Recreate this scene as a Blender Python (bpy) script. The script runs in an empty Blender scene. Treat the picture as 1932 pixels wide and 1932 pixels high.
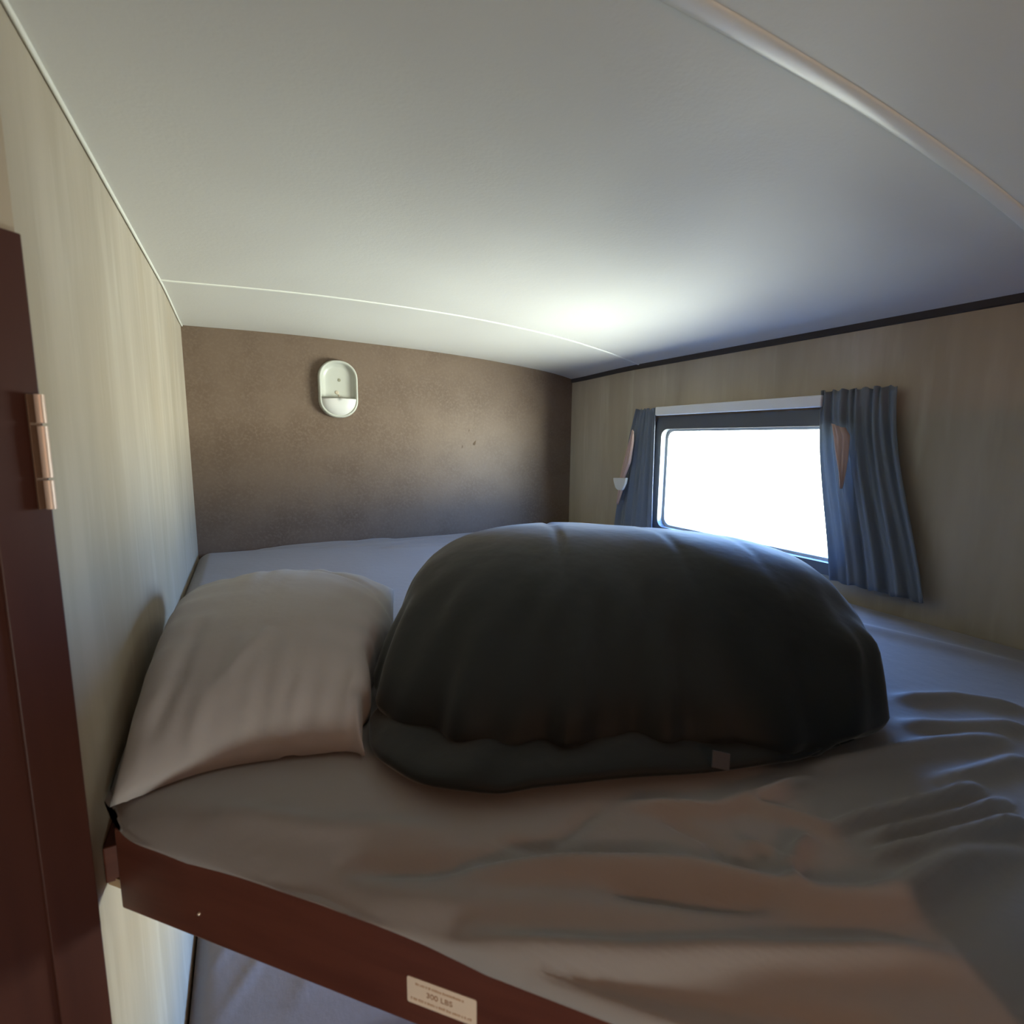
import bpy, bmesh, math
import numpy as np
from mathutils import Vector, Matrix
SC = bpy.context.scene
COL = SC.collection
GB, SB, WORLD, ADD_LAMP = 1.0, .60, 57, 95      # ground, sky, overall daylight, added warm lamp
W = 1.61            # room width left partition -> window wall
YN = -1.484          # near end of the left partition
Q = math.sqrt(.5)

# ------------------------------------------------------------------ helpers
def tag(o, label=None, cat=None, group=None, kind=None):
    if label: o['label'] = label
    if cat: o['category'] = cat
    if group: o['group'] = group
    if kind: o['kind'] = kind
    return o

def link(name, me, mat=None, parent=None, smooth=False):
    o = bpy.data.objects.new(name, me); COL.objects.link(o)
    if mat: me.materials.append(mat)
    if parent: o.parent = parent
    if smooth:
        for p in me.polygons: p.use_smooth = True
    return o

def obj(name, bm, mat=None, parent=None, smooth=False, recalc=True):
    if recalc: bmesh.ops.recalc_face_normals(bm, faces=bm.faces[:])
    me = bpy.data.meshes.new(name); bm.to_mesh(me); bm.free()
    return link(name, me, mat, parent, smooth)

def empty(name, loc=(0, 0, 0), rz=0):
    o = bpy.data.objects.new(name, None); COL.objects.link(o)
    o.location = loc; o.rotation_euler = (0, 0, rz); o.empty_display_size = .05
    return o

def box(bm, a, b, bevel=0, M=None, seg=2):
    c = [(a[i] + b[i]) / 2 for i in range(3)]; s = [abs(b[i] - a[i]) for i in range(3)]
    r = bmesh.ops.create_cube(bm, size=1)
    vs = r['verts']
    bmesh.ops.scale(bm, vec=s, verts=vs); bmesh.ops.translate(bm, vec=c, verts=vs)
    if bevel:
        es = {e for v in vs for e in v.link_edges}
        rb = bmesh.ops.bevel(bm, geom=list(es), offset=bevel, segments=seg, affect='EDGES', profile=.5)
        vs = list({v for f in rb['faces'] for v in f.verts} | {v for v in vs if v.is_valid})
    if M is not None: bmesh.ops.transform(bm, matrix=M, verts=vs)
    return vs

def prism(bm, pts, y0, y1, axis='y', M=None):
    """extrude a 2-D outline (list of (a,b)) along an axis"""
    def P(a, b, t):
        return {'y': (a, t, b), 'x': (t, a, b), 'z': (a, b, t)}[axis]
    A = [bm.verts.new(P(a, b, y0)) for a, b in pts]; B = [bm.verts.new(P(a, b, y1)) for a, b in pts]
    n = len(pts)
    bm.faces.new(A); bm.faces.new(B[::-1])
    for i in range(n): bm.faces.new((A[i], B[i], B[(i + 1) % n], A[(i + 1) % n]))
    if M is not None: bmesh.ops.transform(bm, matrix=M, verts=A + B)

def grid_mesh(name, X, mat, parent=None, wrap_u=False, wrap_v=False, smooth=True):
    """numpy grid (n,m,3) -> mesh"""
    n, m = X.shape[:2]
    vs = X.reshape(-1, 3).tolist(); fs = []
    for i in range(n if wrap_u else n - 1):
        for j in range(m if wrap_v else m - 1):
            fs.append((i * m + j, ((i + 1) % n) * m + j, ((i + 1) % n) * m + (j + 1) % m, i * m + (j + 1) % m))
    me = bpy.data.meshes.new(name); me.from_pydata(vs, [], fs); me.update()
    bm = bmesh.new(); bm.from_mesh(me)
    bmesh.ops.remove_doubles(bm, verts=bm.verts[:], dist=1e-5)
    bmesh.ops.recalc_face_normals(bm, faces=bm.faces[:])
    bm.to_mesh(me); bm.free()
    return link(name, me, mat, parent, smooth)

def sm(a, b, x):
    t = np.clip((x - a) / (b - a), 0, 1); return t * t * (3 - 2 * t)

_rs = np.random.RandomState(7)
_waves = [(_rs.uniform(-1, 1, 2), _rs.uniform(0, 6.28)) for _ in range(40)]
def wob(x, y, f, k0=0, n=6):
    s = 0
    for i in range(k0, k0 + n):
        d, ph = _waves[i % 40]
        s = s + np.sin(f * (x * d[0] + y * d[1]) * 2 + ph + 1.3 * np.sin(f * .7 * (x * d[1] - y * d[0]) + ph * 2))
    return s / n

def seg_ridge(x, y, pts, w, h):
    """height of a smooth ridge along a polyline, tapering at its ends"""
    best = np.full(x.shape, 9.); tt = np.zeros(x.shape)
    L = [0]
    for a, b in zip(pts[:-1], pts[1:]): L.append(L[-1] + math.hypot(b[0] - a[0], b[1] - a[1]))
    for k, (a, b) in enumerate(zip(pts[:-1], pts[1:])):
        dx, dy = b[0] - a[0], b[1] - a[1]; l2 = dx * dx + dy * dy + 1e-12
        t = np.clip(((x - a[0]) * dx + (y - a[1]) * dy) / l2, 0, 1)
        d = np.hypot(x - a[0] - t * dx, y - a[1] - t * dy)
        u = (L[k] + t * math.sqrt(l2)) / L[-1]
        m = d < best; best = np.where(m, d, best); tt = np.where(m, u, tt)
    e = np.clip(np.minimum(tt, 1 - tt) * 6, 0, 1) ** .6
    return h * np.exp(-(best / w) ** 2) * (.15 + .85 * e)

# ------------------------------------------------------------------ materials
def mat(name, col, rough=.6, spec=.3, metal=0, noise=None, bump=None, sheen=0, sheen_tint=None, coat=0, trans=0):
    """noise: (scale xyz, strength colour2, detail) ; bump: (scale xyz, distance)"""
    m = bpy.data.materials.new(name); m.use_nodes = True
    nt = m.node_tree; N = nt.nodes; L = nt.links
    b = N['Principled BSDF']
    b.inputs['Base Color'].default_value = (*col, 1); b.inputs['Roughness'].default_value = rough
    b.inputs['Specular IOR Level'].default_value = spec; b.inputs['Metallic'].default_value = metal
    b.inputs['Sheen Weight'].default_value = sheen; b.inputs['Coat Weight'].default_value = coat
    if sheen: b.inputs['Sheen Roughness'].default_value = .4
    tc = N.new('ShaderNodeTexCoord')
    if noise:
        src = None
        for k, (sc, c2, lo, hi, det) in enumerate(noise):
            mp = N.new('ShaderNodeMapping'); mp.inputs['Scale'].default_value = sc
            mp.inputs['Location'].default_value = (3.1 * k, 1.7 * k, .4 * k)
            L.new(tc.outputs['Object'], mp.inputs[0])
            n = N.new('ShaderNodeTexNoise'); n.inputs['Scale'].default_value = 1; n.inputs['Detail'].default_value = det
            L.new(mp.outputs[0], n.inputs['Vector'])
            r = N.new('ShaderNodeMapRange'); r.inputs[1].default_value = lo; r.inputs[2].default_value = hi
            L.new(n.outputs[0], r.inputs[0])
            mx = N.new('ShaderNodeMix'); mx.data_type = 'RGBA'
            mx.inputs[7].default_value = (*c2, 1)
            if src is None: mx.inputs[6].default_value = (*col, 1)
            else: L.new(src, mx.inputs[6])
            L.new(r.outputs[0], mx.inputs[0]); src = mx.outputs[2]
        L.new(src, b.inputs['Base Color'])
    if bump:
        prev = None
        for sc, dist in bump:
            mp = N.new('ShaderNodeMapping'); mp.inputs['Scale'].default_value = sc
            L.new(tc.outputs['Object'], mp.inputs[0])
            n = N.new('ShaderNodeTexNoise'); n.inputs['Scale'].default_value = 1; n.inputs['Detail'].default_value = 3
            L.new(mp.outputs[0], n.inputs['Vector'])
            bp = N.new('ShaderNodeBump'); bp.inputs['Distance'].default_value = dist; bp.inputs['Strength'].default_value = 1
            L.new(n.outputs[0], bp.inputs['Height'])
            if prev: L.new(prev, bp.inputs['Normal'])
            prev = bp.outputs[0]
        L.new(prev, b.inputs['Normal'])
    if trans:
        tr = N.new('ShaderNodeBsdfTranslucent'); tr.inputs[0].default_value = (*col, 1)
        ms = N.new('ShaderNodeMixShader'); ms.inputs[0].default_value = trans
        L.new(b.outputs[0], ms.inputs[1]); L.new(tr.outputs[0], ms.inputs[2])
        L.new(ms.outputs[0], N['Material Output'].inputs[0])
    return m

BEIGE = (.44, .39, .31)
M_wall = mat('beige_streaked_wallpaper', BEIGE, .55, .25,
    noise=[((9, 9, 1.4), (.34, .295, .225), .35, .7, 4), ((22, 22, 3), (.50, .465, .385), .52, .85, 3), ((3, 3, 1.2), (.38, .32, .23), .45, .8, 2)],
    bump=[((60, 60, 8), .0004)])
M_brown = mat('mottled_brown_wallpaper', (.150, .106, .074), .5, .3,
    noise=[((6, 6, 6), (.118, .080, .054), .4, .7, 5), ((110, 110, 110), (.163, .118, .084), .45, .75, 3)],
    bump=[((90, 90, 90), .0004)])
M_ceil = mat('white_ceiling_panel', (.66, .655, .61), .5, .3, noise=[((2, 2, 2), (.62, .61, .57), .4, .7, 2)],
    bump=[((140, 140, 140), .0003), ((5, 5, 5), .002)])
M_bead = mat('white_bead_trim', (.76, .77, .70), .4, .4)
M_batten = mat('offwhite_batten', (.74, .72, .67), .3, .5)
M_gap = mat('dark_edge_trim', (.05, .045, .045), .6, .2)
M_dark = mat('dark_window_frame', (.09, .10, .11), .35, .4)
M_lightframe = mat('pale_window_rim', (.55, .6, .62), .35, .5)
M_white = mat('white_plastic', (.60, .60, .56), .3, .5)
M_cream = mat('aged_white_plastic', (.45, .46, .40), .35, .45)
M_valance = mat('white_valance_board', (.72, .74, .75), .45, .4)
M_brass = mat('worn_brass', (.62, .47, .38), .4, .5, .25)
M_brassd = mat('dark_brass', (.14, .08, .05), .5, .4, .5)
M_maho = mat('mahogany_veneer', (.052, .015, .009), .42, .4,
    noise=[((30, 30, 2), (.038, .010, .006), .4, .7, 4)])
M_rail = mat('mahogany_rail', (.098, .029, .018), .42, .4,
    noise=[((8, 8, 60), (.07, .019, .012), .4, .75, 4)])
M_sheet = mat('grey_sheet_cotton', (.255, .238, .238), .8, .15, sheen=.15,
    bump=[((45, 45, 45), .0008), ((900, 900, 900), .0001)])
M_pill = mat('grey_pillowcase_cotton', (.34, .322, .322), .8, .15, sheen=.15,
    bump=[((30, 30, 30), .0012), ((900, 900, 900), .0001)])
M_comf = mat('black_quilted_microfibre', (.0078, .0095, .0098), .65, .25, sheen=.3,
    bump=[((9, 9, 9), .003), ((40, 40, 40), .0004)])
M_ctag = mat('grey_white_tag', (.06, .06, .068), .7, .2)
M_core = mat('tan_mattress_ticking', (.42, .32, .22), .8, .1)
M_ply = mat('plywood', (.35, .24, .15), .7, .2)
M_curt = mat('slate_curtain_cloth', (.22, .25, .29), .8, .1, sheen=.3, trans=.3, bump=[((160, 160, 160), .0004)])
M_lin = mat('blush_curtain_lining', (.70, .52, .44), .8, .1, trans=.35)
M_stick = mat('cream_paper_sticker', (.66, .54, .44), .6, .3)
M_ink = mat('faded_brown_ink', (.30, .15, .08), .7, .1)
M_ink2 = mat('pale_brown_ink', (.46, .29, .19), .7, .1)
M_floor = mat('brown_vinyl_floor', (.20, .12, .075), .45, .4, noise=[((2, 25, 2), (.14, .08, .05), .4, .7, 3)])
M_screw = mat('bright_screw', (.7, .6, .5), .3, .5, .8)
M_metal = mat('dull_metal', (.5, .48, .42), .35, .5, .9)
M_stain = mat('dried_brown_stain', (.12, .085, .06), .7, .1)
M_glass = bpy.data.materials.new('clear_pane'); M_glass.use_nodes = True
_n = M_glass.node_tree; _b = _n.nodes['Principled BSDF']
_t = _n.nodes.new('ShaderNodeBsdfTransparent'); _g = _n.nodes.new('ShaderNodeBsdfGlossy'); _g.inputs['Roughness'].default_value = .05
_mx = _n.nodes.new('ShaderNodeMixShader'); _mx.inputs[0].default_value = .05
_n.links.new(_t.outputs[0], _mx.inputs[1]); _n.links.new(_g.outputs[0], _mx.inputs[2]); _n.links.new(_mx.outputs[0], _n.nodes['Material Output'].inputs[0])
M_addglow = bpy.data.materials.new('added_warm_glow'); M_addglow.use_nodes = True
_e = M_addglow.node_tree.nodes['Principled BSDF']; _e.inputs['Emission Color'].default_value = (1, .50, .27, 1); _e.inputs['Emission Strength'].default_value = ADD_LAMP  # glow of the added warm lamp

# ------------------------------------------------------------------ ceiling profile
XS = [-1.6, -.4, 0, .2, .4, .65, .9, 1.2, 1.4, 1.56, 1.61, 1.70]
ZS = [.80, .812, .818, .827, .832, .830, .822, .797, .770, .741, .728, .702]
def zc(x, y=-1):
    x = np.asarray(x, float)
    z = np.interp(x, XS, ZS)
    # smooth the polyline
    z = (z + np.interp(x - .08, XS, ZS) + np.interp(x + .08, XS, ZS)) / 3
    drop = (.016 + .022 * np.exp(-((x - .75) / .7) ** 2) - .010 * sm(1.2, 1.6, x)) * sm(-.486, .0, y)
    return z - drop
zfix = .722 - float(zc(W, -1.0))
def zceil(x, y=-1):
    return zc(x, y) + zfix * sm(1.1, 1.61, np.asarray(x, float))

def build_ceiling():
    xs = np.linspace(-1.6, 1.70, 70); ys = np.concatenate([np.linspace(-4.6, -.486, 30), np.linspace(-.43, .06, 12)])
    X, Y = np.meshgrid(xs, ys, indexing='ij')
    Z = zceil(X, Y)
    low = np.stack([X, Y, Z], -1); up = np.stack([X, Y, np.full_like(Z, .90)], -1)
    o = grid_mesh('ceiling', low, M_ceil)
    # give it thickness upward
    md = o.modifiers.new('thickness', 'SOLIDIFY'); md.thickness = .04
    # orientation: normals should face down for the underside
    me = o.data
    if me.polygons[0].normal.z > 0: me.flip_normals()
    md.offset = -1
    tag(o, kind='structure')
build_ceiling()

def strip_along(name, pts, w, h, mat_, up=(0, 0, 1), side=(0, 1, 0), smooth=True):
    """a rounded batten swept along pts; cross-section half-round of width w (along side) hanging h below"""
    up = Vector(up); side = Vector(side)
    n = 10; rows = []
    for p in pts:
        p = Vector(p); row = []
        for k in range(n + 1):
            a = math.pi * k / n
            row.append(tuple(p + side * (w / 2 * math.cos(a)) - up * (h * math.sin(a) ** .6)))
        row.append(tuple(p + side * (-w / 2) + up * .006)); row.append(tuple(p + side * (w / 2) + up * .006))
        rows.append(row)
    X = np.array(rows)
    o = grid_mesh(name, X, mat_, wrap_v=True, smooth=smooth)
    return o
xs = np.linspace(0.003, W - .001, 40)
tag(strip_along('trim_1', [(x, -.486, float(zceil(x, -.486)) + .001) for x in xs], .012, .004, M_bead), kind='structure')
xs = np.linspace(-.6, W - .001, 50)
tag(strip_along('trim_2', [(x, -1.737, float(zceil(x, -1.737)) + .001) for x in xs], .024, .0045, M_batten), kind='structure')
ys = np.concatenate([np.linspace(YN, -.486, 30), np.linspace(-.45, 0, 10)])
tag(strip_along('trim_3', [(.0035, y, float(zceil(.0035, y))) for y in ys], .005, .004, M_bead, side=(1, 0, 0)), kind='structure')
bm = bmesh.new()
ys = list(np.linspace(-4.5, 0, 40))
for a, b in zip(ys[:-1], ys[1:]): pass
rows = []
for y in ys:
    z = float(zceil(W, y)) + .004
    rows.append([(W - .007, y, z), (W + .004, y, z), (W + .004, y, z - .022), (W - .007, y, z - .018)])
bm.free()
tag(grid_mesh('trim_4', np.array(rows), M_gap, wrap_v=True, smooth=False), kind='structure')
tag(strip_along('trim_5', [(.5 * 0 - t * Q, YN - t * Q, float(zceil(-t * Q, YN)) - .001) for t in np.linspace(0, .9, 10)], .010, .006, M_bead, side=(Q, -Q, 0)), kind='structure')

# ------------------------------------------------------------------ walls
ZF = -1.55
bm = bmesh.new()
box(bm, (-.05, YN, ZF), (0, .05, .86)); tag(obj('wall_left', bm, M_wall), kind='structure')
bm = bmesh.new(); box(bm, (0, 0, ZF), (W, .05, .86)); wb = tag(obj('wall_back', bm, M_brown), kind='structure')
# window openings in the right wall: (y0,y1,z0,z1)
WIN = (-1.372, -.632, .075, .475); WLO = (-1.36, -.28, -.72, -.25)
bm = bmesh.new()
T = (W, W + .055)
y0, y1, z0, z1 = WIN; a0, a1, b0, b1 = WLO
for (ya, yb, za, zb) in [(-4.6, y0, ZF, .86), (y1, .05, ZF, .86), (y0, y1, z1, .86), (y0, y1, b1, z0), (y0, y1, ZF, b0),
                         (y0, a0, b0, b1)]:
    if yb > ya: box(bm, (T[0], ya, za), (T[1], yb, zb))
# lower window spans a0..a1 ; the piece between a1 and y1 is open -> a1 > y1, so trim instead
bm.free(); bm = bmesh.new()
cuts_y = sorted({-4.6, y0, y1, a0, a1, .05}); cuts_z = sorted({ZF, b0, b1, z0, z1, .86})
def hole(yc, zc_):
    return (y0 < yc < y1 and z0 < zc_ < z1) or (a0 < yc < a1 and b0 < zc_ < b1)
cells = {(i, j) for i in range(len(cuts_y) - 1) for j in range(len(cuts_z) - 1)
         if not hole((cuts_y[i] + cuts_y[i + 1]) / 2, (cuts_z[j] + cuts_z[j + 1]) / 2)}
V = {}
def vert(x, i, j):
    k = (x, i, j)
    if k not in V: V[k] = bm.verts.new((x, cuts_y[i], cuts_z[j]))
    return V[k]
for (i, j) in cells:
    bm.faces.new([vert(T[0], *k) for k in ((i, j), (i + 1, j), (i + 1, j + 1), (i, j + 1))])
    bm.faces.new([vert(T[1], *k) for k in ((i, j), (i + 1, j), (i + 1, j + 1), (i, j + 1))])
    for (di, dj, e) in ((-1, 0, ((i, j), (i, j + 1))), (1, 0, ((i + 1, j), (i + 1, j + 1))), (0, -1, ((i, j), (i + 1, j))), (0, 1, ((i, j + 1), (i + 1, j + 1)))):
        if (i + di, j + dj) not in cells:
            bm.faces.new([vert(T[0], *e[0]), vert(T[0], *e[1]), vert(T[1], *e[1]), vert(T[1], *e[0])])
tag(obj('wall_right', bm, M_wall), kind='structure')
# angled wall carrying the door, going from the end of the left partition towards the camera-left
def M_ang(x=0, y=YN): return Matrix.Translation((x, y, 0)) @ Matrix.Rotation(math.radians(-135), 4, 'Z')
DT = .60; D0, D1 = .004, .62
bm = bmesh.new(); MA = M_ang()      # local +x runs along the wall, local +y points away from... (-x,+y side = behind)
box(bm, (0, -.045, DT), (1.7, 0, .86), M=MA); box(bm, (D1, -.045, ZF), (1.7, 0, DT), M=MA)
tag(obj('wall_side', bm, M_wall), kind='structure')
WC = (.10, .52, -.60, -.32)  # opening for the added fill window behind the camera
bm = bmesh.new()
def wall_y(bm, xa, xb, ya, yb, w):
    """wall slab in the x-z plane with one rectangular hole"""
    gx = [xa, w[0], w[1], xb]; gz = [ZF, w[2], w[3], .86]; V_ = {}
    def v(y, i, j): return V_.setdefault((y, i, j), None) or V_.__setitem__((y, i, j), bm.verts.new((gx[i], y, gz[j]))) or V_[(y, i, j)]
    for i in range(3):
        for j in range(3):
            if (i, j) == (1, 1): continue
            for y in (ya, yb): bm.faces.new([v(y, *k) for k in ((i, j), (i + 1, j), (i + 1, j + 1), (i, j + 1))])
    for k in (((1, 1), (2, 1)), ((2, 1), (2, 2)), ((2, 2), (1, 2)), ((1, 2), (1, 1)), ((0, 0), (3, 0)), ((3, 0), (3, 3)), ((3, 3), (0, 3)), ((0, 3), (0, 0))):
        a_, b_ = k
        if a_ in ((0, 0), (3, 0), (3, 3), (0, 3)):
            n_ = 3; pts = [(a_[0] + (b_[0] - a_[0]) * t // n_, a_[1] + (b_[1] - a_[1]) * t // n_) for t in range(n_ + 1)]
        else: pts = [a_, b_]
        for p, q in zip(pts[:-1], pts[1:]): bm.faces.new([v(ya, *p), v(ya, *q), v(yb, *q), v(yb, *p)])
wall_y(bm, -1.6, 1.7, -3.75, -3.70, WC)
tag(obj('wall_front', bm, M_wall), kind='structure')
bm = bmesh.new(); box(bm, (-1.65, -4.6, ZF), (-1.6, .05, .86)); tag(obj('wall_far', bm, M_wall), kind='structure')
bm = bmesh.new(); box(bm, (.650, -2.17, ZF), (W, -2.118, .50)); tag(obj('added_shade_wall', bm, M_wall), kind='structure')  # added unseen partial wall, blocks warm light to make the sheet's shadow edge
bm = bmesh.new(); box(bm, (-1.6, -4.6, ZF - .05), (1.7, .06, ZF)); tag(obj('floor', bm, M_floor), kind='structure')

# stains on the brown wall
for (x, z, w, h, t) in [(1.067, .457, .006, .013, .3), (1.093, .400, .016, .022, .6), (1.035, .385, .007, .014, .2)]:
    bm = bmesh.new(); n = 9; c = bm.verts.new((x, -.0012, z)); ring = []
    for k in range(n):
        a = 2 * math.pi * k / n; r = 1 + .3 * math.sin(3 * a + t * 9)
        ring.append(bm.verts.new((x + w / 2 * r * math.cos(a), -.0002, z + h / 2 * r * math.sin(a + t))))
    for k in range(n): bm.faces.new((c, ring[k], ring[(k + 1) % n]))
    o = obj('stain', bm, M_stain, wb); o['label'] = 'small dark dried stain'

# ------------------------------------------------------------------ door
door = empty('door_1', (0, YN, ZF), math.radians(-135)); tag(door, kind='structure')
H = DT - ZF
bm = bmesh.new(); box(bm, (D0, -.03, 0), (D1, .012, H), .004)
d = obj('door_panel', bm, M_maho, door)
bm = bmesh.new()                     # stiles and rails proud of the panel
for a, b in [((D0, .012, 0), (.05, .0155, H)), ((D1 - .05, .012, 0), (D1, .0155, H)), ((.05, .012, H - .055), (D1 - .05, .0155, H)), ((.05, .012, 0), (D1 - .05, .0155, .08))]:
    box(bm, a, b, .0012)
obj('door_frame', bm, M_maho, door)
# hinge: knuckles in three barrels and a leaf
hz0, hz1 = .346 - ZF, .455 - ZF
bm = bmesh.new(); box(bm, (.009, .018, hz0), (.018, .0205, hz1), .0006); hinge = obj('hinge', bm, M_brassd, door); hinge['label'] = 'worn brass butt hinge'
def cyl(bm, c, r, z0, z1, n=18, r2=None):
    r_ = bmesh.ops.create_cone(bm, cap_ends=True, segments=n, radius1=r, radius2=r if r2 is None else r2, depth=z1 - z0)
    bmesh.ops.translate(bm, vec=(c[0], c[1], (z0 + z1) / 2), verts=r_['verts']); return r_['verts']
for a, b in [(0, .245), (.27, .72), (.745, 1)]:
    bm = bmesh.new(); cyl(bm, (.0095, .0235), .0040, hz0 + (hz1 - hz0) * (1 - b), hz0 + (hz1 - hz0) * (1 - a))
    obj('knuckle', bm, M_brass, hinge, smooth=False)

# ------------------------------------------------------------------ windows
def rounded(ya, yb, za, zb, r, n=5):
    out = []
    for cy, cz, a0_ in ((yb - r, zb - r, 0), (ya + r, zb - r, 90), (ya + r, za + r, 180), (yb - r, za + r, 270)):
        for k in range(n + 1):
            a = math.radians(a0_ + 90 * k / n); out.append((cy + r * math.cos(a), cz + r * math.sin(a)))
    return out
def ring(name, outer, inner, x0, x1, m, parent, ro=.03, ri=.03):
    O = rounded(*outer, ro); I = rounded(*inner, ri); n = len(O)
    bm = bmesh.new()
    v = [[bm.verts.new((x, a, b)) for a, b in P] for P, x in ((O, x0), (I, x0), (I, x1), (O, x1))]
    for k in range(n):
        j = (k + 1) % n
        for s in range(4): bm.faces.new((v[s][k], v[s][j], v[(s + 1) % 4][j], v[(s + 1) % 4][k]))
    return obj(name, bm, m, parent)
def window(name, w, lip):
    y0, y1, z0, z1 = w
    e = empty(name, (0, 0, 0)); tag(e, kind='structure')
    ring('window_frame', (y0 - lip, y1 + lip, z0 - lip, z1 + lip + .012), (y0 + .012, y1 - .012, z0 + .012, z1 - .012), W - .014, W + .012, M_dark, e)
    ring('window_rim', (y0 + .001, y1 - .001, z0 + .001, z1 - .001), (y0 + .022, y1 - .022, z0 + .02, z1 - .02), W + .013, W + .05, M_lightframe, e)
    bm = bmesh.new(); box(bm, (W + .030, y0 + .010, z0 + .010), (W + .034, y1 - .010, z1 - .010)); obj('window_pane', bm, M_glass, e)
window('window_1', WIN, .022); window('window_2', WLO, .022)
w3 = empty('added_fill_window'); tag(w3, kind='structure')  # added unseen window, lets daylight up onto the near ceiling
bm = bmesh.new(); x0_, x1_, z0_, z1_ = WC
for a, b in (((x0_ - .03, -3.71, z0_ - .03), (x0_ + .01, -3.685, z1_ + .03)), ((x1_ - .01, -3.71, z0_ - .03), (x1_ + .03, -3.685, z1_ + .03)), ((x0_ + .01, -3.71, z1_ - .01), (x1_ - .01, -3.685, z1_ + .03)), ((x0_ + .01, -3.71, z0_ - .03), (x1_ - .01, -3.685, z0_ + .01))): box(bm, a, b, .002)
obj('window_frame', bm, M_white, w3)
bm = bmesh.new(); box(bm, (x0_, -3.728, z0_), (x1_, -3.724, z1_)); obj('window_pane', bm, M_glass, w3)

# white valance track between the curtains
vt = empty('curtain_track', (W, -.95, .52)); tag(vt, 'white curtain track running above the small window between the two curtains', 'curtain track')
bm = bmesh.new(); box(bm, (-.034, -.318, -.006), (-.014, .325, .026), .003); obj('track_board', bm, M_valance, vt)
for y in (-.28, .28):
    bm = bmesh.new(); box(bm, (-.016, y - .01, -.004), (0, y + .01, .02), .002); obj('bracket', bm, M_valance, vt)

def curtain(top, bot, ztop, zbot, npl, amp, x0, seed, nz=40, ny=110, curve=None):
    """cloth hanging between top=(ya,yb) and bot=(ya,yb); returns outer surface"""
    X = np.zeros((ny, nz, 3))
    for i in range(ny):
        u = i / (ny - 1)
        for j in range(nz):
            t = j / (nz - 1)
            tt = curve(t) if curve else t
            ya = top[0] + (bot[0] - top[0]) * tt; yb = top[1] + (bot[1] - top[1]) * tt
            ph = 2 * math.pi * npl * u + seed
            fan = amp * (.45 + .75 * t)
            x = x0 - fan * (math.sin(ph + .5 * math.sin(3 * t + seed)) * .5 + .5) - .004 * math.sin(ph * 2.3 + 2 * t)
            gath = .0035 * math.sin(2 * math.pi * npl * 3 * u + 1) * math.exp(-t * 14)
            z = ztop + (zbot - ztop) * t + .003 * math.sin(ph * 1.7) * (t < .02) + .004 * math.sin(ph) * (t > .96)
            X[i, j] = (x - gath, ya + (yb - ya) * u, z)
    return X
def cloth(name, X, m, parent, th=.002):
    o = grid_mesh(name, X, m, parent); md = o.modifiers.new('thickness', 'SOLIDIFY'); md.thickness = th; md.offset = 0
    return o
# left curtain (far one)
cl = empty('curtain', (W, -.55, .07)); cl['label'] = 'narrow slate curtain at the far side of the window, pinched by a white tieback'; cl['category'] = 'curtain'; cl['group'] = 'window curtains'
IM = Matrix.Translation((-W, .55, -.07))
def loc(X, off): return X - np.array(off)
Xc = curtain((-.62, -.508), (-.635, -.395), .542, .015, 3, .014, W - .018, .6, curve=lambda t: t ** .8)
cloth('panel', loc(Xc, (W, -.55, .07)), M_curt, cl)
# lining: the folded-back strip
def strip(pL, pR, x0, n=30, amp=.004, seed=0):
    X = np.zeros((10, n, 3))
    for j in range(n):
        t = j / (n - 1); k = t * (len(pL) - 1); a = int(min(k, len(pL) - 2)); f = k - a
        L_ = np.array(pL[a]) * (1 - f) + np.array(pL[a + 1]) * f; R_ = np.array(pR[a]) * (1 - f) + np.array(pR[a + 1]) * f
        for i in range(10):
            u = i / 9; p = L_ * (1 - u) + R_ * u
            X[i, j] = (x0 - amp * math.sin(math.pi * u) - .004 * math.sin(16 * u + 3 * t + seed), p[0], p[1])
    return X
XL = W - .050
pL = [(-.522, .462), (-.497, .40), (-.475, .33), (-.455, .265), (-.447, .22), (-.442, .16)]
pR = [(-.526, .455), (-.525, .40), (-.512, .33), (-.480, .265), (-.475, .22), (-.446, .15)]
cloth('lining', loc(strip(pL, pR, XL), (W, -.55, .07)), M_lin, cl)['label'] = 'blush lining folded to the front'
# tieback: small white flared cup
bm = bmesh.new()
O = [(-.420, .262), (-.505, .268), (-.500, .245), (-.487, .222), (-.478, .214), (-.452, .214), (-.437, .222), (-.425, .245)]
prism(bm, [(a + .55, b - .07) for a, b in O], -.062, -.050, axis='x')
bmesh.ops.bevel(bm, geom=bm.edges[:], offset=.002, segments=2, affect='EDGES')
obj('tieback', bm, M_white, cl)['label'] = 'white tieback clip'
# right curtain (near one)
cr = empty('curtain', (W, -1.4, .05)); cr['label'] = 'wide slate curtain at the near side of the window, hanging below the sill'; cr['category'] = 'curtain'; cr['group'] = 'window curtains'
Xc = curtain((-1.447, -1.262), (-1.565, -1.345), .556, .045, 4, .016, W - .020, 2.1, curve=lambda t: sm(0, 1.25, t) * 1.08)
cloth('panel', loc(Xc, (W, -1.4, .05)), M_curt, cr)
pL = [(-1.318, .468), (-1.328, .43), (-1.338, .38), (-1.350, .33), (-1.358, .30)]
pR = [(-1.350, .456), (-1.364, .435), (-1.366, .38), (-1.364, .33), (-1.360, .30)]
cloth('lining', loc(strip(pL, pR, W - .056, seed=1, amp=.006), (W, -1.4, .05)), M_lin, cr)['label'] = 'blush lining folded to the front'

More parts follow.
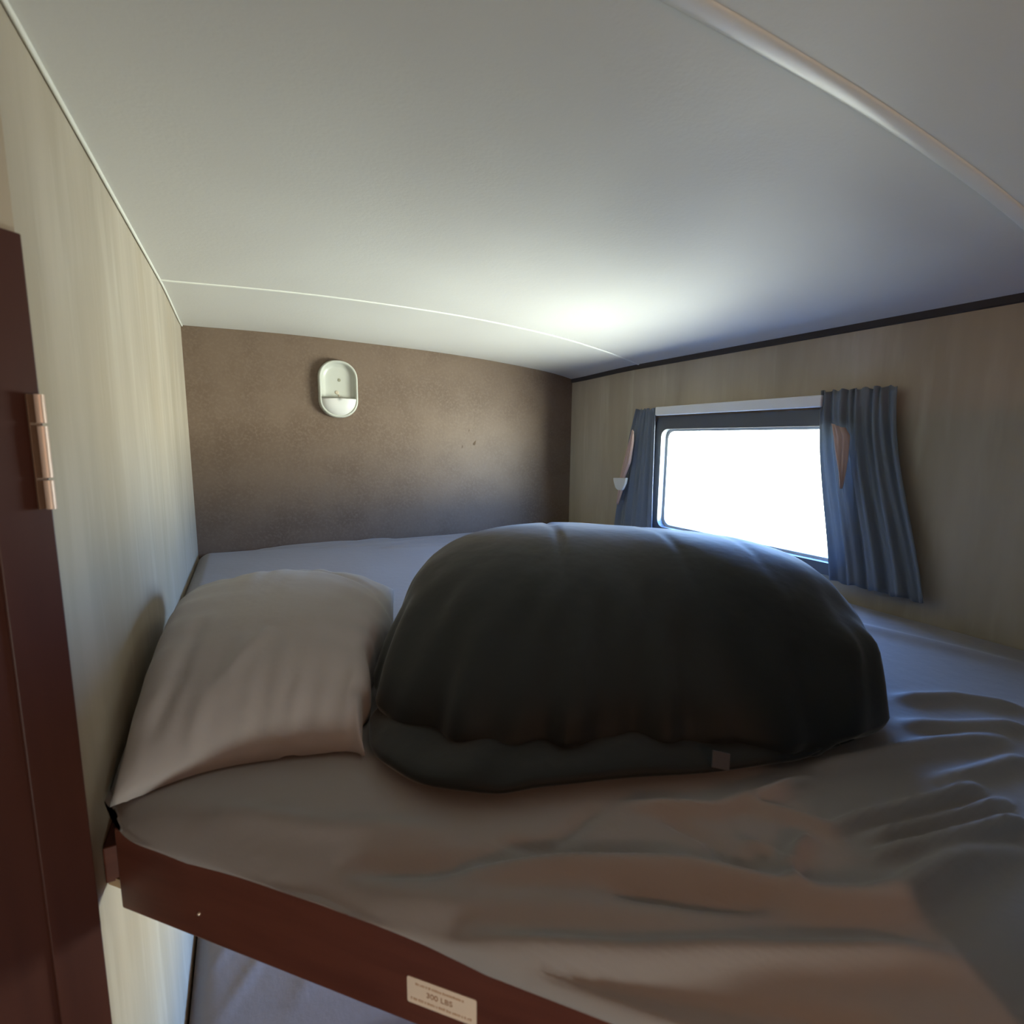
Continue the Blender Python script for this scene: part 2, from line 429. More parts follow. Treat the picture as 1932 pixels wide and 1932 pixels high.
# ------------------------------------------------------------------ wall lamp
lamp = empty('wall_lamp', (.510, 0, .606)); tag(lamp, 'white oval wall lamp with its lens missing on the brown wall', 'wall lamp')
lw, lh = .074, .110
def stad(s, y, n=12, cut=None):
    w_, h_ = lw * s, lh - lw * (1 - s); r = w_ * .92
    out = []
    for cy, cz, a0_ in ((w_ - r, h_ - r, 0), (-w_ + r, h_ - r, 90), (-w_ + r, -h_ + r, 180), (w_ - r, -h_ + r, 270)):
        for k in range(n + 1):
            a = math.radians(a0_ + 90 * k / n); out.append((cy + r * math.cos(a), y, cz + r * math.sin(a)))
    return out
prof = [(1.0, 0), (1.0, -.012), (.985, -.024), (.94, -.030), (.88, -.029), (.84, -.020), (.80, -.011), (.60, -.007), (.35, -.005), (.05, -.005)]
X = np.array([stad(s, y) for s, y in prof])
bm = bmesh.new()
o = grid_mesh('lamp_base', X, M_cream, lamp, wrap_v=True)
bm = bmesh.new(); bm.from_mesh(o.data); bmesh.ops.holes_fill(bm, edges=[e for e in bm.edges if e.is_boundary]); bmesh.ops.recalc_face_normals(bm, faces=bm.faces[:]); bm.to_mesh(o.data); bm.free()
# lower housing: bulging cap cut straight along its top
rows = []
zt = -.036
for i in range(13):
    a = math.pi / 2 * i / 12
    row = []
    for k in range(33):
        b = math.pi * k / 32
        xx = math.cos(b); zz = -math.sin(b)
        s = math.cos(a) ** .75
        px = xx * .070 * (1 if True else 1)
        pz = zz * .070
        row.append((px * s, -.010 - .034 * math.sin(a) ** .8, zt + pz * s))
    rows.append(row)
o = grid_mesh('lamp_housing', np.array(rows), M_white, lamp)
bm = bmesh.new(); bm.from_mesh(o.data)
be = [e for e in bm.edges if e.is_boundary]
bmesh.ops.holes_fill(bm, edges=be); bmesh.ops.recalc_face_normals(bm, faces=bm.faces[:]); bm.to_mesh(o.data); bm.free()
MX = Matrix.Rotation(math.radians(90), 4, 'X')
bm = bmesh.new(); vs = cyl(bm, (0, 0), .0062, 0, .0018, 16, .005); bmesh.ops.transform(bm, matrix=Matrix.Translation((.006, -.005, .036)) @ MX, verts=vs)
obj('screw', bm, mat('tarnished_screw', (.30, .30, .22), .4, .4, .5), lamp)
bm = bmesh.new(); vs = cyl(bm, (0, 0), .008, 0, .003, 16, .006); bmesh.ops.transform(bm, matrix=Matrix.Translation((-.004, -.005, -.012)) @ MX, verts=vs)
vs = cyl(bm, (0, 0), .004, 0, .004, 10, .003); bmesh.ops.transform(bm, matrix=Matrix.Translation((.004, -.005, -.024)) @ MX, verts=vs)
obj('bulb_socket', bm, mat('pale_socket_metal', (.66, .60, .48), .3, .5, .5), lamp)

# ------------------------------------------------------------------ bunk frame
bunk = empty('bunk_bed', (0, 0, -.133)); tag(bunk, 'dark red wooden rail and platform of the upper bunk under the grey mattress', 'bunk bed')
def P0(x, y, z): return (x, y, z + .133)
CX = .635; CY = -1.45 - CX            # corner of the rail
MR = Matrix.Rotation(math.radians(-45), 4, 'Z')
L1 = CX / Q
bm = bmesh.new(); box(bm, (.030, 0, 0), (L1, .019, .104), .0025, M=Matrix.Translation((0, -1.45, 0)) @ MR)
rail = obj('rail', bm, M_rail, bunk); rail['label'] = 'angled dark red rail at the bunk corner'
bm = bmesh.new(); box(bm, (CX - .004, CY, 0), (W - .001, CY + .019, .106), .0025); obj('rail', bm, M_rail, bunk)
bm = bmesh.new(); prism(bm, [(.001, -.001), (W - .001, -.001), (W - .001, CY + .02), (CX, CY + .02), (.001, -1.43)], P0(0, 0, -.128)[2], P0(0, 0, -.116)[2], axis='z')
obj('platform', bm, M_ply, bunk)
bm = bmesh.new(); box(bm, (.001, -1.44, .013), (.020, -.01, .060), .002); box(bm, (.001, -.021, .013), (W - .001, -.001, .06), .002)
obj('cleat', bm, M_rail, bunk)
# pale screw on the rail, left
def on_rail(t, z, out=0): return (t * Q - out * Q, -1.45 - t * Q - out * Q, z)
MRo = Matrix.Rotation(math.radians(-45), 4, 'Z')
bm = bmesh.new(); bmesh.ops.create_uvsphere(bm, u_segments=12, v_segments=8, radius=.0022)
bmesh.ops.transform(bm, matrix=Matrix.Translation(P0(*on_rail(.152, -.100))) , verts=bm.verts[:])
o = obj('screw', bm, M_screw, bunk, smooth=True)
# sticker
ST = Matrix.Translation(P0(0, -1.45, 0)) @ MRo
st0, st1, sz0, sz1 = .4085, .4785, -.1085, -.0805
bm = bmesh.new(); O = rounded(st0, st1, sz0, sz1, .0022, 4)
prism(bm, O, -.0006, .0001, axis='y', M=ST); stk = obj('sticker', bm, M_stick, bunk); stk['label'] = 'cream warning sticker printed in faded brown'
def text(body, size, t, z, m, xs_=1):
    c = bpy.data.curves.new('t', 'FONT'); c.body = body; c.size = size; c.align_x = 'CENTER'; c.align_y = 'CENTER'; c.extrude = .0001
    to = bpy.data.objects.new('t', c); COL.objects.link(to)
    me = bpy.data.meshes.new_from_object(to.evaluated_get(bpy.context.evaluated_depsgraph_get())); bpy.data.objects.remove(to)
    me.transform(Matrix.Diagonal((xs_, 1, 1, 1))); me.transform(Matrix.Rotation(math.radians(90), 4, 'X'))
    me.transform(Matrix.Translation((t, -.0008, z))); me.transform(ST)
    return link('print', me, m, stk)
text('300 LBS', .0078, .4418, -.0945, M_ink, 1.05)
# the two unreadable fine-print lines: broken faded dashes
for z, a, b, sd, mm in ((-.0862, .4175, .4655, 3, M_ink2), (-.1030, .4125, .4735, 5, M_ink2)):
    bm = bmesh.new(); rs = np.random.RandomState(sd); t = a
    while t < b:
        w_ = rs.uniform(.0010, .0022)
        box(bm, (t, -.0009, z - .0012), (t + w_, -.0005, z + rs.uniform(.0004, .0013)), M=ST); t += w_ + rs.choice([.0005, .0006, .0014])
    obj('print', bm, mm, stk)

# ------------------------------------------------------------------ upper mattress with its fitted sheet
FY = -2.095
RIDGES = [
 ([(0.348,-1.728),(0.456,-1.78),(0.545,-1.833),(0.596,-1.882),(0.633,-1.914),(0.666,-1.933),(0.701,-1.942),(0.753,-1.944),(0.805,-1.949),(0.877,-1.97)],.018,.011),
 ([(0.718,-1.862),(0.776,-1.874),(0.865,-1.89),(0.962,-1.902)],.011,.010),
 ([(0.732,-1.887),(0.803,-1.903),(0.883,-1.918),(0.961,-1.927)],.009,.008),
 ([(0.718,-1.905),(0.773,-1.922),(0.849,-1.936),(0.935,-1.951)],.011,.011),
 ([(0.548,-1.733),(0.635,-1.786),(0.714,-1.795),(0.788,-1.799)],.010,.008),
 ([(0.67,-1.793),(0.705,-1.834),(0.722,-1.866)],.009,.007),
 ([(0.624,-1.83),(0.637,-1.858),(0.63,-1.88)],.008,.006),
 ([(0.695,-1.859),(0.656,-1.867),(0.625,-1.884),(0.613,-1.897)],.009,.007),
 ([(0.575,-1.765),(0.596,-1.806),(0.595,-1.841),(0.613,-1.864)],.010,-.005),
 ([(0.806,-1.787),(0.878,-1.806),(1.014,-1.829),(1.126,-1.87)],.016,.008),
 ([(0.321,-1.783),(0.374,-1.821),(0.448,-1.868),(0.546,-1.919),(0.642,-1.97),(0.685,-2.0)],.014,.009),
 ([(0.33,-1.809),(0.405,-1.868),(0.462,-1.914),(0.524,-1.958),(0.587,-1.997)],.014,-.010),
 ([(0.465,-1.812),(0.524,-1.854),(0.599,-1.896)],.009,-.006),
 ([(0.394,-1.716),(0.442,-1.743),(0.473,-1.736),(0.521,-1.719)],.008,-.004),
 ([(0.242,-1.665),(0.317,-1.706),(0.416,-1.745),(0.538,-1.805)],.013,-.006),
 ([(0.125,-1.533),(0.228,-1.611),(0.354,-1.681)],.02,.004),
 ([(1.105,-1.737),(1.201,-1.777),(1.257,-1.845)],.02,.008),
 ([(1.027,-1.783),(1.091,-1.822),(1.191,-1.867)],.02,.008),
 ([(0.265,-1.704),(0.327,-1.754),(0.433,-1.814),(0.544,-1.895)],.02,.004),
 ([(0.915,-1.873),(1.001,-1.887),(1.09,-1.9)],.014,.007),
 ([(.20,-.035),(.408,-.05),(.70,-.04)],.012,.006), ([(.40,-.10),(.62,-.13),(.95,-.09)],.012,.005), ([(.62,-.20),(.9,-.24),(1.1,-.20)],.02,.005),
 ([(1.25,-1.2),(1.40,-1.5),(1.48,-1.8)],.03,.005),
]
def mat_top(x, y):
    s1 = (x + y + 1.462) * Q              # distance inside the angled edge
    s2 = y - FY                          # inside the front edge
    sl = x - .004; sr = W - .004 - x; sb = -.004 - y
    w1 = .05 + .14 * sm(.1, .6, x)
    z = -.022 * (1 - np.clip(s1 / w1, 0, 1)) ** 2.0
    z = z - .022 * (1 - np.clip(s2 / .10, 0, 1)) ** 2.0
    for s in (sl, sr, sb): z = z - .022 * (1 - np.clip(s / .04, 0, 1)) ** 2
    # gathered corner at the head
    dcorner = np.hypot(x - .02, y + 1.44); z = z - .012 * np.exp(-(dcorner / .06) ** 2)
    z = z + .0025 * wob(x, y, 9) + .0012 * wob(x, y, 24, 9)
    for pts, w, h in RIDGES: z = z + seg_ridge(x, y, pts, w * .8, h * 1.7)
    return np.where(np.minimum(s1, s2) < .03, np.maximum(z, -.024), z)
def outline_clip(x, y):
    """push points outside the plan outline back onto it"""
    return x, y
def build_mattress():
    top = empty('mattress', (.8, -1.0, -.116)); tag(top, 'grey sheeted mattress on the upper bunk carrying the pillow and comforter', 'mattress')
    # structured grid: columns in x, rows run from the back (y=-.004) to the front outline
    xs_ = np.concatenate([np.linspace(.004, .05, 8), np.linspace(.056, 1.25, 210), np.linspace(1.26, W - .004, 40)])
    nr = 330; X = np.zeros((len(xs_), nr + 9, 3))
    for i, x in enumerate(xs_):
        # rounded plan corners: angled edge, front edge and a small return next to the left wall
        ya = -1.462 - x; k = 160
        yf = math.log(math.exp(k * ya) + math.exp(k * FY)) / k
        yf = max(yf, -99)
        if x < .055: yf += .05 * (1 - (x - .004) / .051) ** 2
        t = np.linspace(0, 1, nr) ** .8
        y = -.004 + (yf + .004) * (t * .985 + .015 * t ** 8)
        z = mat_top(np.full(nr, x), y)
        X[i, :nr, 0] = x; X[i, :nr, 1] = y; X[i, :nr, 2] = z
        # rolled edge, hanging over the rail top, tucked back underneath
        on_ang = 1 if ya > FY else 0
        n_ = np.array([-Q, -Q]) if on_ang else np.array([0., -1.])
        ze = max(z[-1], -.024); zt = float(np.interp(x, [.03, .05, .10, .16, .22, .26, .30, .34, .43, .8], [-.024, -.024, -.030, -.024, -.020, -.023, -.030, -.040, -.042, -.040]))
        TK = .023; bul = .005 + .002 * math.sin(x * 30 + 1)
        prof_ = [(.55, .25), (.95, .5), (1., .75), (.7, .95), (.2, 1.0), (None, 1.02), (None, 1.1)]
        for j, (o_, d_) in enumerate(prof_):
            zz = ze + (zt - ze) * min(d_, 1.0) if d_ <= 1.02 else -.112
            yo = o_ * bul if o_ is not None else -TK - (.004 if d_ > 1.05 else 0)
            yy = yf + (yo * n_[1] * (1 / Q if on_ang else 1)) if True else 0
            X[i, nr + j] = (x, yy, zz)
        X[i, nr + 7] = (x, yf + .05, -.114); X[i, nr + 8] = (x, -.004, -.114)
    o = grid_mesh('fitted_sheet', loc(X, (.8, -1.0, -.116)), M_sheet, top, wrap_v=True)
    bm = bmesh.new(); bm.from_mesh(o.data)
    bmesh.ops.holes_fill(bm, edges=[e for e in bm.edges if e.is_boundary]); bmesh.ops.recalc_face_normals(bm, faces=bm.faces[:])
    bm.to_mesh(o.data); bm.free()
    for p in o.data.polygons: p.use_smooth = True
    o['label'] = 'creased grey fitted sheet'
build_mattress()

# ------------------------------------------------------------------ pillow
def build_pillow():
    n = 90
    u = np.linspace(-1, 1, n); U, Vv = np.meshgrid(u, u, indexing='ij')
    # plan corners: near-left, near-right, far-right, far-left ; edges pulled in, corners pointed
    NL, NR, FR, FL = [np.array(c) for c in ((.018, -1.462, -.008), (.328, -1.522, .010), (.462, -1.02, .075), (.040, -.84, .050))]
    a = (U + 1) / 2; b = (Vv + 1) / 2
    P = (NL[None, None] * ((1 - a) * (1 - b))[..., None] + NR[None, None] * (a * (1 - b))[..., None] + FR[None, None] * (a * b)[..., None] + FL[None, None] * ((1 - a) * b)[..., None])
    # bow the seams
    P[..., 0] += -.012 * (1 - Vv ** 2) * np.abs(np.minimum(U, 0)) * 0
    P[..., 1] += .030 * (1 - U ** 2) * (1 - b) ** 3 - .0 * b
    P[..., 1] += .075 * (1 - U ** 2) * b ** 3
    P[..., 2] += .035 * np.exp(-((U + 1) / .35) ** 2) * (1 - Vv ** 2)      # pushed up against the partition
    edge = np.clip((1 - np.abs(U) ** 2.3), 0, 1) ** .52 * np.clip((1 - np.abs(Vv) ** 2.4), 0, 1) ** .52
    puck = .006 * np.sin(22 * Vv + 3 * U) * np.exp(-(1 - np.abs(U)) / .25) + (.006 * np.sin(19 * U + 2 * Vv) + .004 * np.sin(33 * U - 5 * Vv)) * np.exp(-(1 - np.abs(Vv)) / .22)
    up = .108 * edge + puck * edge + .003 * wob(P[..., 0], P[..., 1], 16, 3)* edge
    dn = np.minimum(.075 * edge, 9)
    # crease running to the far right corner and the tucked flap
    x, y = P[..., 0], P[..., 1]
    up = up + seg_ridge(x, y, [(.20, -.93), (.30, -1.0), (.40, -1.12), (.44, -1.25)], .014, -.010)
    up = up + seg_ridge(x, y, [(.10, -1.44), (.13, -1.38), (.20, -1.30)], .014, .005) + seg_ridge(x, y, [(.05, -1.42), (.08, -1.34), (.10, -1.2)], .012, -.006)
    up = up + seg_ridge(x, y, [(.20, -1.49), (.23, -1.42)], .010, .004) + seg_ridge(x, y, [(.27, -1.50), (.31, -1.41)], .010, .004)
    T_ = P.copy(); T_[..., 2] += up; B_ = P.copy(); B_[..., 2] -= dn
    floor_ = mat_top(B_[..., 0], B_[..., 1]) + .0035
    out = (B_[..., 0] + B_[..., 1] + 1.462) < .02
    B_[..., 2] = np.where(out, np.maximum(B_[..., 2], -.036), np.maximum(B_[..., 2], floor_))
    T_[..., 2] = np.maximum(T_[..., 2], B_[..., 2] + .004 * (edge > 0))
    rim = (np.abs(U) == 1) | (np.abs(Vv) == 1)
    B_[rim] = T_[rim]
    X = np.concatenate([T_, B_[:, ::-1]], axis=1)
    X[..., 0] = np.maximum(X[..., 0], .004)
    lim = np.interp(X[..., 1], LB[0], LB[1]) - .004         # pressed flat against the comforter, never inside it
    lim = np.where(X[..., 1] > -.95, 9, lim)
    X[..., 0] = np.where(X[..., 0] > lim - .03, lim - .03 * np.exp(-np.clip(X[..., 0] - lim + .03, 0, 9) / .03), X[..., 0])
    o = grid_mesh('pillow', X - np.array((.25, -1.2, .0)), M_pill, wrap_v=True)
    o.location = (.25, -1.2, .0)
    tag(o, 'plump light grey pillow slumped against the beige wall at the head of the bunk', 'pillow')
    return o

# ------------------------------------------------------------------ comforter
CP = [0.7224, -1.4019, -0.4637, 0.3413, 0.0621, -0.1036, 0.1182, -0.06, 0.0848, -0.1329, 0.1749, 0.0521, 0.0885, 0.5759, 0.4718, -0.1347, -0.5029, 0.2482, 1.3349]
def build_comforter():
    cx, cy, ang, R0, c1, s1, c2, s2, c3, s3, Hh, zc_, hb, e1, e2, tu, tv, lu, lv = CP
    nt, nf = 260, 110
    th = np.linspace(0, 2 * np.pi, nt, endpoint=False); ph = np.linspace(-np.pi / 2, np.pi / 2, nf)
    TH, PH = np.meshgrid(th, ph, indexing='ij')
    R = R0 * (1 + c1 * np.cos(TH) + s1 * np.sin(TH) + c2 * np.cos(2 * TH) + s2 * np.sin(2 * TH) + c3 * np.cos(3 * TH) + s3 * np.sin(3 * TH))
    # scalloped rim where the cloth is bunched
    R = R * (1 + .005 * np.sin(7 * TH + 1) + .002 * np.sin(19 * TH))
    r = R * np.cos(PH).clip(0, 1) ** e1
    u = r * np.cos(TH); v = r * np.sin(TH)
    S = np.sign(np.sin(PH)) * np.abs(np.sin(PH)) ** e2
    z = zc_ + S * np.where(S > 0, Hh * (1 + tu * u + tv * v), hb)
    u = u + lu * (z - zc_).clip(0); v = v + lv * (z - zc_).clip(0)
    c, s = math.cos(ang), math.sin(ang)
    x = cx + u * c - v * s; y = cy + u * s + v * c
    # quilting seams: shallow channels across the roll
    side = sm(-.2, .35, PH)
    for uu, wd, dp in ((-.285, .012, .0015), (-.055, .007, .004), (.16, .010, .002), (.30, .009, .002)):
        g = np.exp(-((u - uu - .05 * (z - .1)) / wd) ** 2)
        z = z - dp * g * sm(.3, 1.2, PH); x = x + dp * g * np.cos(PH) * -np.cos(TH + ang) * 1.0; y = y - dp * g * np.cos(PH) * np.sin(TH + ang)
    # the bunched seam sticking out at the right, with a fold tucked under it
    dth = (TH - 5.62 + np.pi) % (2 * np.pi) - np.pi
    lip = .055 * np.exp(-(dth / .20) ** 2) * (np.exp(-((PH - .12) / .10) ** 2) - .9 * np.exp(-((PH + .22) / .10) ** 2)) * (1 + .25 * np.sin(40 * TH))
    x = cx + (x - cx) * (1 + lip); y = cy + (y - cy) * (1 + lip)
    # soft dents and slanting folds on the near side
    near = np.exp(-((TH - 4.6) / 1.2) ** 2) * np.exp(-((PH - .1) / .5) ** 2)
    fold = .009 * np.sin(17 * TH + 7 * PH) * near + .006 * np.sin(31 * TH - 9 * PH) * near
    wv = .005 * wob(x * 2, y * 2 + z * 3, 7, 5)
    k = 1 + (fold + wv) / R0
    x = cx + (x - cx) * k; y = cy + (y - cy) * k
    z = np.maximum(z, .006 + .004 * np.cos(PH))
    A = np.stack([x, y, z], -1)
    # the folded-under layer that peeks out along the near side
    FR = np.array([(.318, -1.440), (.300, -1.530), (.335, -1.612), (.385, -1.655), (.425, -1.672), (.470, -1.683), (.57, -1.715), (.67, -1.750), (.76, -1.778), (.83, -1.788), (.885, -1.780)])
    t = np.linspace(0, 1, 120); tf = np.linspace(0, 1, len(FR))
    fx = np.interp(t, tf, FR[:, 0]); fy = np.interp(t, tf, FR[:, 1])
    ker = np.ones(9) / 9; pad = lambda q: np.convolve(np.concatenate([np.full(4, q[0]), q, np.full(4, q[-1])]), ker, 'valid')
    fx, fy = pad(fx), pad(fy)
    bx = np.interp(t, [0, 1], [.45, .90]); by = np.interp(t, [0, 1], [-1.33, -1.55])
    hgt = np.interp(t, [0, .1, .3, .5, .8, 1], [.022, .034, .036, .032, .032, .012])
    nf2 = 36; rows = np.zeros((120, nf2, 3))
    for j in range(nf2):
        a = 2 * np.pi * j / nf2
        d_ = .5 + .5 * np.sign(math.cos(a)) * abs(math.cos(a)) ** .75      # 1 = near edge
        zz = .5 + .5 * np.sign(math.sin(a)) * abs(math.sin(a)) ** .8
        X_ = bx + (fx - bx) * d_; Y_ = by + (fy - by) * d_
        zf = mat_top(X_, Y_) * 1.0
        wr = 1 + .08 * np.sin(21 * t + 9 * d_) * d_ + .05 * np.sin(40 * t + 2)
        rows[:, j] = np.stack([X_, Y_, zf + .003 + hgt * zz * np.clip(wr, .5, 1.4)], -1)
    vs = [A.reshape(-1, 3), rows.reshape(-1, 3)]
    # frilled corner sticking out at the right
    corner = []
    nC = 14; C0 = np.array((.955, -1.70, .05)); tip = np.array((1.005, -1.785, .030))
    V_ = np.concatenate(vs); fs = []
    for i in range(nt):
        for j in range(nf - 1):
            i2 = (i + 1) % nt; fs.append((i * nf + j, i2 * nf + j, i2 * nf + j + 1, i * nf + j + 1))
    off = nt * nf
    for i in range(119):
        for j in range(nf2):
            j2 = (j + 1) % nf2; fs.append((off + i * nf2 + j, off + (i + 1) * nf2 + j, off + (i + 1) * nf2 + j2, off + i * nf2 + j2))
    fs.append(tuple(off + j for j in range(nf2))); fs.append(tuple(off + 119 * nf2 + j for j in range(nf2))[::-1])
    org = np.array((.72, -1.45, .0))
    me = bpy.data.meshes.new('comforter'); me.from_pydata((V_ - org).tolist(), [], fs); me.update()
    bm = bmesh.new(); bm.from_mesh(me); bmesh.ops.remove_doubles(bm, verts=bm.verts[:], dist=2e-5); bmesh.ops.recalc_face_normals(bm, faces=bm.faces[:]); bm.to_mesh(me); bm.free()
    o = link('comforter', me, M_comf, None, True); o.location = org
    tag(o, 'black comforter bunched into a big mound on the grey sheet in front of the window', 'comforter')
    # care tag
    bm = bmesh.new(); box(bm, (-.011, -.0012, -.008), (.011, .0012, .012), .0008, M=Matrix.Translation((.678 - org[0], -1.7535 - org[1], .028)) @ Matrix.Rotation(math.radians(-30), 4, 'Z') @ Matrix.Rotation(.2, 4, 'Y') @ Matrix.Rotation(-.5, 4, 'X'))
    g = obj('care_tag', bm, M_ctag, o); g['label'] = 'small pale care tag'
    yb = np.linspace(-1.80, -.95, 60); xb = np.array([min([9.] + V_[(np.abs(V_[:, 1] - q) < .012), 0].tolist()) for q in yb])
    return yb, xb
LB = build_comforter()
build_pillow()

# ------------------------------------------------------------------ lower bunk
base = empty('platform_bed', (.8, -.65, ZF)); tag(base, 'wooden base under the lower bunk mattress, hidden below the upper rail', 'bed base')
bm = bmesh.new(); box(bm, (-.795, -.60, 0), (.805, .645, .63), .003); obj('body', bm, M_maho, base)
def build_lower():
    xs_ = np.linspace(.006, W - .006, 120); ys_ = np.linspace(-.006, -1.26, 110)
    Xg, Yg = np.meshgrid(xs_, ys_, indexing='ij')
    e = np.minimum(np.minimum(Xg - .006, W - .006 - Xg), np.minimum(-.006 - Yg, Yg + 1.26))
    Z = -.778 - .03 * (1 - np.clip(e / .05, 0, 1)) ** 2.2 + .002 * wob(Xg, Yg, 8, 12)
    for pts, w, h in [([(.02, -.98), (.16, -.80), (.32, -.62)], .010, .006), ([(.06, -1.08), (.20, -.90), (.40, -.70)], .012, .007), ([(.20, -1.12), (.35, -.92), (.5, -.8)], .02, .005), ([(.36, -1.18), (.44, -1.0)], .02, .006)]:
        Z = Z + seg_ridge(Xg, Yg, pts, w, h)
    top = np.stack([Xg, Yg, Z], -1)
    n1 = top[:, -1:, :] + np.array((0, -.004, -.03)); n2 = top[:, -1:, :] * np.array((1, 1, 0)) + np.array((0, 0, -.918))
    b0_ = top[:, :1, :] * np.array((1, 1, 0)) + np.array((0, 0, -.918))
    X = np.concatenate([top, n1, n2, b0_], 1)
    o = grid_mesh('mattress', X - np.array((.8, -.63, -.918)), M_sheet, wrap_v=True); o.location = (.8, -.63, -.918)
    bm = bmesh.new(); bm.from_mesh(o.data); bmesh.ops.holes_fill(bm, edges=[e_ for e_ in bm.edges if e_.is_boundary]); bmesh.ops.recalc_face_normals(bm, faces=bm.faces[:]); bm.to_mesh(o.data); bm.free()
    for p in o.data.polygons: p.use_smooth = True
    tag(o, 'bluish grey sheeted mattress of the lower bunk seen below the red rail', 'mattress')
build_lower()

# ------------------------------------------------------------------ added lamp, unseen behind the camera, supplying the warm light
cl_ = empty('added_warm_lamp', (.40, -3.0, float(zceil(.42, -3.0)))); tag(cl_, 'small globe lamp added out of view behind the viewer to supply warm light', 'added lamp')
bm = bmesh.new(); cyl(bm, (0, 0), .07, -.02, .0, 32, .08); obj('lamp_base', bm, M_white, cl_)
bm = bmesh.new(); cyl(bm, (0, 0), .006, -.27, -.018, 12); obj('stem', bm, M_metal, cl_)
bm = bmesh.new(); cyl(bm, (0, 0), .03, -.275, -.25, 24, .02); obj('cap', bm, M_metal, cl_)
bm = bmesh.new(); bmesh.ops.create_uvsphere(bm, u_segments=24, v_segments=14, radius=.05); bmesh.ops.translate(bm, vec=(0, 0, -.32), verts=bm.verts[:])
obj('added_globe', bm, M_addglow, cl_, smooth=True)

# ------------------------------------------------------------------ light
def area(name, loc_, rot, sx, sy, power=0, col=(1, 1, 1), portal=False):
    l = bpy.data.lights.new(name, 'AREA'); l.shape = 'RECTANGLE'; l.size = sx; l.size_y = sy; l.energy = power; l.color = col
    if portal: l.cycles.is_portal = True
    o = bpy.data.objects.new(name, l); COL.objects.link(o); o.location = loc_; o.rotation_euler = rot; return o
HP = math.pi / 2
area('daylight_portal', (W + .06, (WIN[0] + WIN[1]) / 2, (WIN[2] + WIN[3]) / 2), (0, HP, 0), WIN[3] - WIN[2], WIN[1] - WIN[0], 1, portal=True)
area('daylight_portal_low', (W + .06, (WLO[0] + WLO[1]) / 2, (WLO[2] + WLO[3]) / 2), (0, HP, 0), WLO[3] - WLO[2], WLO[1] - WLO[0], 1, portal=True)
area('daylight_portal_added', ((WC[0] + WC[1]) / 2, -3.77, (WC[2] + WC[3]) / 2), (HP, 0, 0), WC[1] - WC[0], WC[3] - WC[2], 1, portal=True)
# world: sky above, sunlit ground below
w = bpy.data.worlds.new('daylight'); SC.world = w; w.use_nodes = True
nt = w.node_tree; N = nt.nodes; Lk = nt.links; bg = N['Background']
tc = N.new('ShaderNodeTexCoord'); sp = N.new('ShaderNodeSeparateXYZ'); Lk.new(tc.outputs['Generated'], sp.inputs[0])
def ramp(src, stops):
    r = N.new('ShaderNodeValToRGB'); Lk.new(src, r.inputs[0]); c = r.color_ramp
    c.elements[0].position, c.elements[0].color = stops[0][0], (*stops[0][1], 1)
    c.elements[1].position, c.elements[1].color = stops[-1][0], (*stops[-1][1], 1)
    for p, q in stops[1:-1]: c.elements.new(p).color = (*q, 1)
    return r.outputs[0]
mr = N.new('ShaderNodeMapRange'); mr.inputs[1].default_value = -1; mr.inputs[2].default_value = 1
Lk.new(sp.outputs['Z'], mr.inputs[0])
# shaded ground close to the trailer, sunlit ground farther out, hazy horizon, blue sky
base_c = ramp(mr.outputs[0], [(0, (.15, .16, .16)), (.06, (.25, .27, .26)), (.13, (GB * .86, GB * .92, GB * .82)), (.488, (GB * .9, GB * .95, GB * .84)), (.51, (SB * .50, SB * .78, SB * 1.1)), (.62, (SB * .20, SB * .46, SB * 1.15)), (1, (SB * .16, SB * .38, SB * 1.0))])
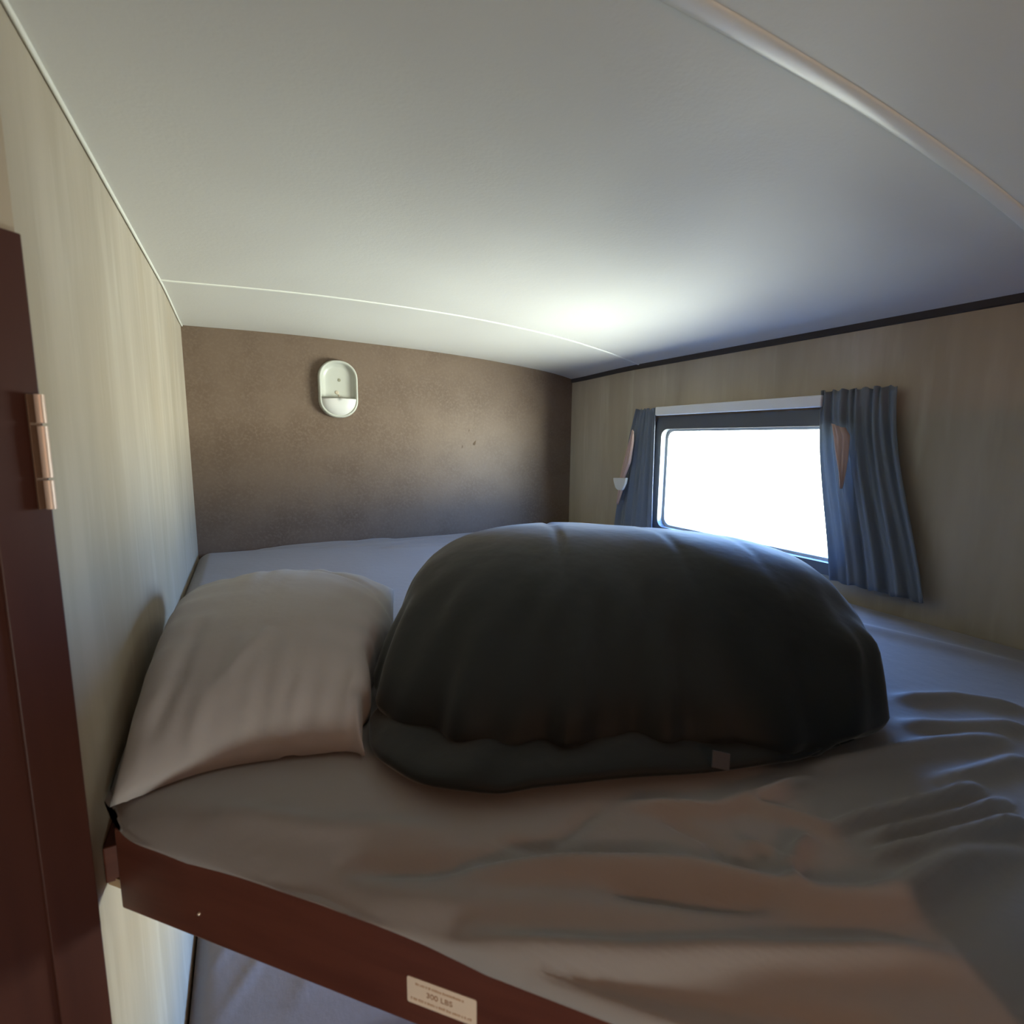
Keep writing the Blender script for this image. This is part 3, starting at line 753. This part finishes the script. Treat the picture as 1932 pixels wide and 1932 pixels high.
# the sunny side lies towards -y
dp = N.new('ShaderNodeVectorMath'); dp.operation = 'DOT_PRODUCT'; Lk.new(tc.outputs['Generated'], dp.inputs[0]); dp.inputs[1].default_value = (.55, -.835, 0)
md = N.new('ShaderNodeMapRange'); md.inputs[1].default_value = .05; md.inputs[2].default_value = .95; md.inputs[3].default_value = .15; md.inputs[4].default_value = 1.4
Lk.new(dp.outputs['Value'], md.inputs[0])
lo = N.new('ShaderNodeMath'); lo.operation = 'LESS_THAN'; Lk.new(sp.outputs['Z'], lo.inputs[0]); lo.inputs[1].default_value = .0
fm = N.new('ShaderNodeMix'); fm.data_type = 'FLOAT'; Lk.new(lo.outputs[0], fm.inputs[0]); fm.inputs[2].default_value = 1; Lk.new(md.outputs[0], fm.inputs[3])
sm_ = N.new('ShaderNodeMath'); sm_.operation = 'MULTIPLY'; Lk.new(fm.outputs[0], sm_.inputs[0]); sm_.inputs[1].default_value = WORLD
Lk.new(base_c, bg.inputs[0]); Lk.new(sm_.outputs[0], bg.inputs[1])

# ------------------------------------------------------------------ camera
F_PX = 966.6; yaw, pitch, roll = .474, -.140, .010
Fv = Vector((math.sin(yaw) * math.cos(pitch), math.cos(yaw) * math.cos(pitch), math.sin(pitch)))
Rv = Vector((math.cos(yaw), -math.sin(yaw), 0)); Uv = Rv.cross(Fv)
R2 = Rv * math.cos(roll) + Uv * math.sin(roll); U2 = -Rv * math.sin(roll) + Uv * math.cos(roll)
cam = bpy.data.cameras.new('camera'); co = bpy.data.objects.new('camera', cam); COL.objects.link(co)
cam.sensor_width = 36; cam.sensor_fit = 'HORIZONTAL'; cam.lens = 36 * F_PX / 1932; cam.clip_start = .01
cam.dof.use_dof = True; cam.dof.focus_distance = 1.5; cam.dof.aperture_fstop = 6
Mx = Matrix((R2, U2, -Fv)).transposed().to_4x4(); Mx.translation = Vector((.183, -2.151, .417)); co.matrix_world = Mx
SC.camera = co
SC.view_settings.view_transform = 'Standard'; SC.view_settings.look = 'None'; SC.view_settings.gamma = 1; SC.view_settings.use_curve_mapping = False
SC.view_settings.exposure = 0
SC.cycles.max_bounces = 12; SC.cycles.diffuse_bounces = 8; SC.cycles.sample_clamp_indirect = 6
